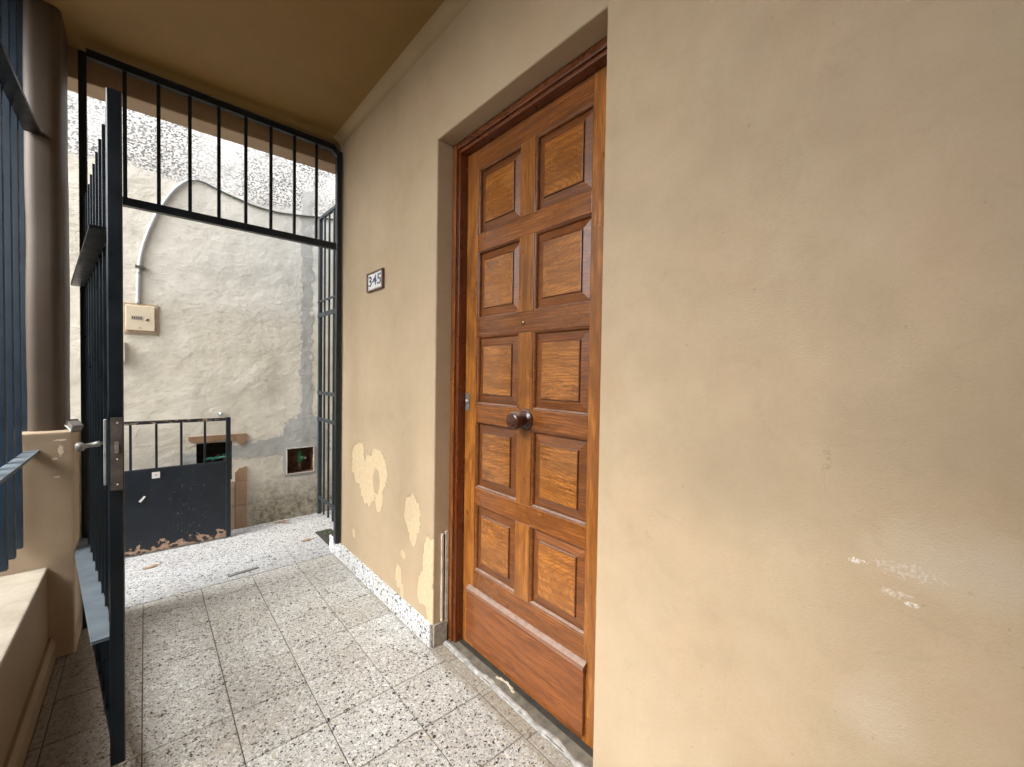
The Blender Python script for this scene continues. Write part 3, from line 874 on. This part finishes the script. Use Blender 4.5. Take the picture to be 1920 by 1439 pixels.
# ---------------------------------------------------------------- number tile
nt = empty('house_number_tile', (-.006, 2.30, 1.775), 'small framed white ceramic house number plate reading 345 on the tan wall', 'number plate')
y0, y1, z0, z1 = 2.193, 2.407, 1.720, 1.828
Mfr = simple('brown_tile_frame', (.13, .065, .04), .4, .3, 30, .4)
def tile_paint():
    s = NT('white_glazed_tile')
    x, y, z = s.sep()
    n = s.noise(60, 4, .6)
    # blue border flourishes in the corners
    dy = s.math('ABSOLUTE', s.math('SUBTRACT', y, 2.30)); dz = s.math('ABSOLUTE', s.math('SUBTRACT', z, 1.774))
    inb = s.math('MAXIMUM', s.mr(dy, .078, .080), s.mr(dz, .038, .040))
    fl = s.mr(s.noise(130, 3, .6), .50, .54)
    m = s.math('MULTIPLY', inb, fl)
    col = s.mix(s.math('MULTIPLY', m, .8), (.80, .80, .80), (.26, .24, .30))
    return s.done(col, .16, s.bump(n, .1, .001))
for (a, b_, c, d) in ((y0, y1, z0, z0 + .009), (y0, y1, z1 - .009, z1), (y0, y0 + .010, z0 + .0092, z1 - .0092), (y1 - .010, y1, z0 + .0092, z1 - .0092)):
    box('frame_bar', -.017, -.0005, a, b_, c, d, Mfr, nt, .002)
tl = box('ceramic_tile', -.011, -.001, y0 + .0102, y1 - .0102, z0 + .0092, z1 - .0092, tile_paint(), nt)
cu = bpy.data.curves.new('number', 'FONT')
cu.body = '345'; cu.size = .082; cu.extrude = .0006; cu.offset = .0011; cu.align_x = 'CENTER'; cu.align_y = 'CENTER'
to = bpy.data.objects.new('number_tmp', cu); COL.objects.link(to)
dg = bpy.context.evaluated_depsgraph_get()
tm = bpy.data.meshes.new_from_object(to.evaluated_get(dg))
bpy.data.objects.remove(to)
no = bpy.data.objects.new('painted_number', tm); COL.objects.link(no)
tm.materials.clear(); tm.materials.append(simple('number_blue', (.06, .08, .14), .3))
# text x axis -> -y (reads left to right seen from -x), text y -> z
no.matrix_world = Matrix(((0, 0, -1, -.0118), (-1.5, 0, 0, 2.302), (0, 1, 0, 1.775), (0, 0, 0, 1)))
mw = no.matrix_world.copy(); no.parent = nt; no.matrix_parent_inverse = Matrix.Translation(-nt.location); no.matrix_basis = mw

# ---------------------------------------------------------------- barred porch opening: fixed grille
YG = 2.86
gr = empty('doorway_grille', (-.6, YG, 0), 'dark blue steel frame with short vertical bars over the gateway at the porch end', 'grille')
beam('post', (-1.204, YG, 0), (-1.204, YG, 2.745), .028, .032, M_blue, gr)
beam('post', (-.024, YG, .108), (-.024, YG, 2.70), .030, .040, M_blue, gr)
# top bar with curved right end that follows the cove
beam('top_bar', (-1.19, YG, 2.745), (-.055, YG, 2.715), .030, .038, M_blue, gr)
beam('corner_brace', (-.062, YG, 2.716), (-.026, YG, 2.675), .030, .034, M_blue, gr)
beam('transom', (-1.19, YG, 2.088), (-.039, YG, 2.080), .030, .040, M_blue, gr)
for i in range(8):
    x = -1.058 + .128 * i
    beam('bar', (x, YG, 2.107), (x, YG, 2.731 - .0265 * (x + 1.19) * 1.0), .016, .016, M_blue, gr, .001)
# hinge on the left post
for z in (1.96, .45):
    bm = bmesh.new(); lathe(bm, (-1.188, YG - .026, z), (0, 0, 1), [(0, .009), (.07, .009)], 12)
    link('hinge', bm, M_blue, gr)

# ---------------------------------------------------------------- open gate leaf
A = Vector((-1.053, 1.715, 0)); B = Vector((-1.192, 2.815, 0))
dl = (B - A).normalized(); nl = Vector((dl.y, -dl.x, 0))     # nl points to +x side
if nl.x > 0: nl = -nl                                        # now towards -x
lf = empty('gate_leaf', A, 'tall dark blue barred gate standing open, swung back towards the parapet', 'gate')
def P(s, off=0, z=0): return A + dl * s + nl * off + Vector((0, 0, z))
L = (B - A).length
beam('stile', P(0, 0, .066), P(0, 0, 2.07), .034, .036, M_blue, lf, .003)
beam('hinge_stile', P(L - .012, 0, .066), P(L - .012, 0, 2.06), .024, .024, M_blue, lf)
for i in range(1, 9):
    s_ = i * .1225
    beam('bar', P(s_, 0, .10), P(s_, 0, 2.072 - .004 * i), .018, .018, M_blue, lf, .001)
beam('cross_rail', P(.012, .030, 1.668), P(L - .02, .030, 1.640), .046, .010, M_blue, lf, .001)
beam('cross_rail', P(.012, .030, .448), P(L - .02, .030, .452), .050, .009, M_lit_rail, lf, .001)
beam('bottom_rail', P(.012, .0, .088), P(L - .02, .0, .088), .018, .020, M_blue, lf, .001)
# lock
lk = beam('lock_plate', P(-.020, .001, .898), P(-.020, .001, 1.114), .026, .0035, M_lockplate, lf, .0005)
for z in (.915, .99, 1.098):
    bm = bmesh.new(); lathe(bm, P(-.0215, -.001, z), -dl, [(0, .0028), (.0012, .0025), (.0016, 0)], 10); link('screw', bm, M_screw, lk)
bm = bmesh.new(); obox(bm, P(-.0215, .001, 1.026), P(-.0275, .001, 1.026), .006, .030, .001); link('latch', bm, M_screw, lk)
bm = bmesh.new(); obox(bm, P(.004, .0235, .915), P(.004, .0235, 1.108), .006, .026, .001)
link('lock_case', bm, M_galv, lf)
bm = bmesh.new()
hp = P(.03, .020, 1.036); hd = (nl + Vector((0, 0, -.12))).normalized()
lathe(bm, hp, hd, [(0, .0045), (.012, .0045), (.0125, .0085), (.022, .0085), (.023, .0070), (.045, .0070), (.047, .0115), (.052, .0135), (.060, .0135), (.064, .009), (.065, 0)], 14)
link('handle', bm, M_alu, lf)

# ---------------------------------------------------------------- parapet grille (left edge of the picture)
pg = empty('parapet_grille', (-1.37, 1.0, .5), 'blue grey barred guard standing above the low wall at the left edge', 'grille')
beam('rail', (-1.342, -.119, .905), (-1.342, 2.619, .905), .040, .012, M_lit_rail, pg, .001)
beam('rail', (-1.338, -.119, 2.246), (-1.338, 2.665, 2.246), .046, .014, M_blue, pg, .001)
beam('bar', (-1.375, 2.70, .986), (-1.375, 2.70, 2.799), .022, .022, M_blue_light, pg, .001)
y = 2.57
while y > -.10:
    beam('bar', (-1.375, y, .525), (-1.375, y, 2.799), .024, .024, M_blue_light, pg, .001)
    y -= .125

# ---------------------------------------------------------------- low rusty gate in the alley
YB = 3.745
lg = empty('low_gate', (-.95, YB, 0), 'low dark blue sheet metal gate with open bars on top and flaking rust below', 'gate')
x1 = -.507
beam('stile', (x1 - .014, YB, .010), (x1 - .014, YB, .905), .028, .030, M_blue, lg, .001)
beam('stile', (-1.46, YB, .010), (-1.46, YB, .905), .028, .030, M_railchip, lg, .001)
beam('top_rail', (-1.445, YB, .897), (x1 - .029, YB, .892), .028, .022, M_railchip, lg, .001)
for x in (-1.33, -1.195, -1.062, -.931, -.797, -.662):
    beam('bar', (x, YB, .575), (x, YB, .885), .014, .014, M_blue, lg, .001)
bm = bmesh.new(); addbox(bm, -1.445, x1 - .029, YB - .012, YB - .008, .012, .574, .001)
link('sheet', bm, M_sheet, lg)
bs = bmesh.new(); addbox(bs, -1.445, x1 - .029, YB - .010, YB + .010, .566, .580, .001); link('mid_rail', bs, M_blue, lg)
sk = box('sticker', -.955, -.913, YB - .0135, YB - .0122, .512, .554, M_white, None)
tag(sk, 'small square white sticker near the top edge of the low gate sheet', 'sticker')
mk = bmesh.new(); obox(mk, (-.940, YB - .0141, .534), (-.928, YB - .0141, .534), .0008, .012); link('printed_mark', mk, simple('grey_print', (.42, .43, .46), .6), sk)
# pale cloth-peg shaped scrap hooked on the sheet
sc = beam('scrap', (-1.018, YB - .017, .366), (-.992, YB - .017, .398), .006, .010, M_white, None, .001)
tag(sc, 'small slanted white scrap stuck on the dark sheet of the low gate', 'scrap')
eye = empty('eye_bolt', (-.545, 3.85, .92), 'small pale ring bolt in the cream wall just above the low gate corner', 'bolt')
bm = bmesh.new(); lathe(bm, (-.548, YA, .918), (0, -1, 0), [(0, .014), (.004, .014), (.006, .010), (.012, .0095), (.018, .006), (.019, 0)], 14); link('bolt_head', bm, M_galv, eye)
bm = bmesh.new(); pts = [(-.548 + .017 * math.cos(t), YA - .016, .918 + .017 * math.sin(t)) for t in [2 * PI * k / 14 for k in range(15)]]; tube(bm, pts, .0025, 6); link('ring', bm, M_galv, eye)

# ---------------------------------------------------------------- side grille closing the alley
sg = empty('side_grille', (.15, 3.4, 0), 'narrow dark barred side grille running along the alley beyond the porch post', 'grille')
XS = .150
beam('post', (XS, 3.815, .02), (XS, 3.815, 2.565), .030, .030, M_sidebar, sg)
for y in (3.70, 3.585, 3.47, 3.355, 3.24, 3.125, 3.01):
    beam('bar', (XS, y, .045), (XS, y, 2.548), .014, .014, M_sidebar, sg, .001)
beam('top_rail', (XS, 3.80, 2.562), (XS, 2.915, 2.545), .022, .022, M_sidebar, sg)
for z, h in ((1.850, .014), (1.735, .034), (1.075, .030), (.850, .028), (.175, .022)):
    beam('cross_rail', (XS - .014, 3.83, z), (XS - .014, 2.915, z), .010, h, M_sidebar, sg, .001)

# ---------------------------------------------------------------- meter box and conduit on the alley wall
mb = empty('meter_box', (-1.0, YA, 1.6), 'small beige metal meter box with a rusty rim on the alley wall', 'meter box')
def rustbox():
    s = NT('beige_rusty_box_paint')
    x, y, z = s.sep()
    dx = s.math('ABSOLUTE', s.math('SUBTRACT', x, -1.010)); dz = s.math('ABSOLUTE', s.math('SUBTRACT', z, 1.605))
    d = s.math('MAXIMUM', dx, s.math('MULTIPLY', dz, .87))
    n = s.noise(30, 5, .7)
    m = s.mr(s.math('ADD', d, s.math('MULTIPLY', s.math('SUBTRACT', n, .5), .04)), .070, .088)
    col = s.mix(s.math('MULTIPLY', m, .75), s.mix(s.mr(n, .3, .7), (.55, .46, .32), (.62, .53, .39)), (.27, .16, .08))
    return s.done(col, .6, s.bump(n, .3, .002))
Mb = rustbox()
box('back_plate', -1.096, -.916, YA - .012, YA - .0005, 1.500, 1.708, Mb, mb, .001)
bd = box('box_door', -1.086, -.934, YA - .026, YA - .0125, 1.520, 1.692, Mb, mb, .003)
box('label_plate', -1.058, -.998, YA - .0275, YA - .0262, 1.596, 1.620, simple('faded_label', (.36, .32, .26), .5), bd)
bm = bmesh.new(); lathe(bm, (-.975, YA - .026, 1.600), (0, -1, 0), [(0, .010), (.004, .009), (.005, 0)], 14); link('box_lock', bm, M_lockplate, bd)
bm = bmesh.new(); lathe(bm, (-1.012, YA - .026, 1.540), (0, -1, 0), [(0, .004), (.002, .003), (.0025, 0)], 8); link('rivet', bm, M_lockplate, bd)
bm = bmesh.new()
# embossed rule lines on the label
for k in range(5): addbox(bm, -1.054 + .011 * k, -1.048 + .011 * k, YA - .0282, YA - .0276, 1.600, 1.616)
link('label_relief', bm, M_lockplate, bd)

def smooth_path(pts, n=8):
    out = []
    P_ = [Vector(p) for p in pts]
    for i in range(len(P_) - 1):
        p0 = P_[max(i - 1, 0)]; p1 = P_[i]; p2 = P_[i + 1]; p3 = P_[min(i + 2, len(P_) - 1)]
        for k in range(n):
            t = k / n
            out.append(.5 * ((2 * p1) + (p2 - p0) * t + (2 * p0 - 5 * p1 + 4 * p2 - p3) * t * t + (-p0 + 3 * p1 - 3 * p2 + p3) * t ** 3))
    out.append(P_[-1]); return out
cd2 = empty('conduit', (-1.02, YA - .02, 1.7), 'pale grey conduit curving up the alley wall from the meter box', 'conduit')
yc = YA - .0118
path = smooth_path([(-1.022, yc, 1.706), (-1.020, yc, 1.84), (-1.014, yc, 1.965), (-.992, yc, 2.115), (-.935, yc, 2.312), (-.880, yc, 2.44), (-.818, yc, 2.552), (-.750, yc, 2.632), (-.700, yc, 2.650)])
bm = bmesh.new(); tube(bm, path, [.0115] * (len(path) - 12) + [.0115 - .0004 * k for k in range(12)], 12)
link('pipe', bm, M_pvc, cd2)
bm = bmesh.new(); obox(bm, (-1.034, YA - .016, 1.962), (-.982, YA - .016, 1.952), .034, .014, .002); link('pipe_clip', bm, M_lockplate, cd2)
cb = obj_tube('cable', smooth_path([(-.699, yc, 2.650), (-.648, YA - .010, 2.648), (-.560, YA - .008, 2.622), (-.50, YA - .008, 2.605), (-.40, YA - .008, 2.582), (-.322, YA - .008, 2.567), (-.20, YA - .008, 2.560), (-.092, YA - .008, 2.566), (.05, YA - .008, 2.585), (.25, YA - .008, 2.612), (.9, YA - .008, 2.66)]), .0065, M_cable)
tag(cb, 'thin dark cable running right along the alley wall from the conduit top', 'cable')
wb = box('junction_box', -1.150, -1.090, YA - .045, YA - .0005, 1.305, 1.440, M_white, None, .004, 2)
tag(wb, 'small white plastic box on the alley wall just below the meter box', 'junction box')

# valve in the right niche
vl = empty('gas_valve', (.03, 3.96, .39), 'green painted valve on a short pipe inside the right wall niche', 'valve')
bm = bmesh.new(); tube(bm, [(.030, 3.955, .385), (.030, 3.955, .47)], .011, 10); link('pipe', bm, simple('dull_brass_pipe', (.16, .15, .08), .5, .3, 40, .3, .4), vl)
bm = bmesh.new()
lathe(bm, (.028, 3.950, .462), (0, 0, 1), [(0, .014), (.01, .020), (.03, .022), (.032, .027), (.046, .027), (.048, .020), (.07, .024), (.085, .023), (.10, .014), (.115, .008), (.118, 0)], 14)
link('valve_body', bm, M_valve, vl)
bm = bmesh.new(); lathe(bm, (.028, 3.945, .505), (.35, -1, 0), [(0, .010), (.03, .010), (.032, .015), (.04, .015), (.041, 0)], 12); link('valve_outlet', bm, M_valve, vl)
bm = bmesh.new(); obox(bm, (.050, 3.925, .515), (.064, 3.915, .498), .010, .012, .002); link('valve_tab', bm, M_screw, vl)
# left niche: old meter remains and torn green plastic
mt = empty('old_meter', (-.55, 3.97, .41), 'rusty meter remains with torn green plastic in the left wall niche', 'meter')
bm = bmesh.new(); tube(bm, [(-.600, 3.96, .41), (-.600, 3.96, .560), (-.560, 3.96, .585), (-.52, 3.955, .57), (-.505, 3.955, .45)], .012, 8); link('pipe', bm, simple('rusty_pipe', (.13, .08, .05), .7, .4, 40, .5), mt)
bm = bmesh.new()
random.seed(3)
for k in range(26):
    x = -.66 + .17 * random.random(); z = .565 + .018 * random.random() + (x + .66) * .13
    y = 3.885 + .05 * random.random(); a = random.uniform(-.6, .6); l = random.uniform(.02, .05)
    p = Vector((x, y, z)); d = Vector((math.cos(a), random.uniform(-.3, .3), math.sin(a) * .5)) * l; w = Vector((0, random.uniform(-.3, .3), 1)).normalized() * .005
    vs_ = [bm.verts.new(q) for q in (p - w, p + d - w * .3, p + d + w * .3, p + w)]
    bm.faces.new(vs_)
link('torn_plastic', bm, M_green, mt)

# small grey cap on the pier ledge
cap = empty('wall_plug', (-1.215, 2.66, .99), 'small grey block sitting on the pier ledge beside the post', 'plug')
bm = bmesh.new(); obox(bm, (-1.232, 2.655, 1.018), (-1.212, 2.625, .993), .030, .028, .004); link('block', bm, M_alu, cap)

# drain gap with a weed by the wall end
dr = box('drain_gap', .005, .125, 3.05, 3.44, .0012, .003, M_blackhole); tag(dr, 'dark dirty drain gap in the pale paving behind the right gate post', 'drain')
bm = bmesh.new()
for k in range(30):
    x = .03 + .08 * random.random(); y = 3.30 + .12 * random.random(); a = random.random() * 6.28; l = .012 + .016 * random.random()
    p = Vector((x, y, .004)); d = Vector((math.cos(a), math.sin(a), 1.0)).normalized() * l; w = Vector((-math.sin(a), math.cos(a), 0)) * .003
    bm.faces.new([bm.verts.new(q) for q in (p - w, p + d * .6 - w, p + d, p + d * .6 + w, p + w)])
wd = link('weed', bm, M_weed); tag(wd, 'tiny green weed growing at the drain gap behind the gate post', 'weed')

# fallen leaves and litter
def fallen(x, y, L_, W_, ang, label, z=.003, mat=M_leafb):
    bm = bmesh.new(); n = 10; mid = []; lft = []; rgt_ = []
    ca, sa = math.cos(ang), math.sin(ang)
    for i in range(n + 1):
        t = i / n; w = W_ * math.sin(PI * t) ** .8 * .5; c = .004 * math.sin(PI * t)
        def tr(a, b, h): return bm.verts.new((x + a * ca - b * sa, y + a * sa + b * ca, z + h))
        a = (t - .5) * L_
        mid.append(tr(a, 0, c * .3)); lft.append(tr(a, w, c + .003 * math.sin(9 * t))); rgt_.append(tr(a, -w, c))
    for i in range(n):
        bm.faces.new((mid[i], mid[i + 1], lft[i + 1], lft[i])); bm.faces.new((rgt_[i], rgt_[i + 1], mid[i + 1], mid[i]))
    bmesh.ops.remove_doubles(bm, verts=bm.verts, dist=.0004)
    o = link('fallen_leaf', bm, mat); tag(o, label, 'leaf', 'fallen leaves on the alley paving')
    st = bmesh.new(); tube(st, [(x + L_ * .48 * ca, y + L_ * .48 * sa, z + .001), (x + L_ * .85 * ca, y + L_ * .85 * sa, z + .002)], .0012, 5); link('leaf_stalk', st, mat, o)
fallen(-.087, 3.31, .075, .045, .1, 'oval brown leaf on the pale alley paving nearest the right gate post')
fallen(-.966, 3.47, .085, .04, .35, 'curled brown leaf on the pale paving in front of the low gate')
fallen(-.150, 3.85, .10, .035, .1, 'long dead leaf lying at the foot of the grimy alley wall')
fallen(-.115, 3.80, .06, .03, -.5, 'shorter pale leaf just in front of the long one by the alley wall')
ms = beam('metal_strip', (-.612, 3.018, .004), (-.448, 3.042, .004), .026, .0035, simple('dull_grey_strip', (.24, .24, .22), .5, .2, 30, .3, .4), None, .0005)
tag(ms, 'flat dull grey metal strip lying on the pale paving at the gateway', 'metal strip')
bm = bmesh.new()
for k in range(7):
    a = k * .5; p = Vector((.098 + .012 * math.sin(a), 1.205 + .016 * k, .010)); addbox(bm, p.x - .005, p.x + .005, p.y - .009, p.y + .009, .0065, .0065 + .004 + .002 * (k % 2), .0015)
o = link('mortar_crumb', bm, M_paleplaster); tag(o, 'pale crumb of mortar lying on the dark threshold below the door', 'debris')
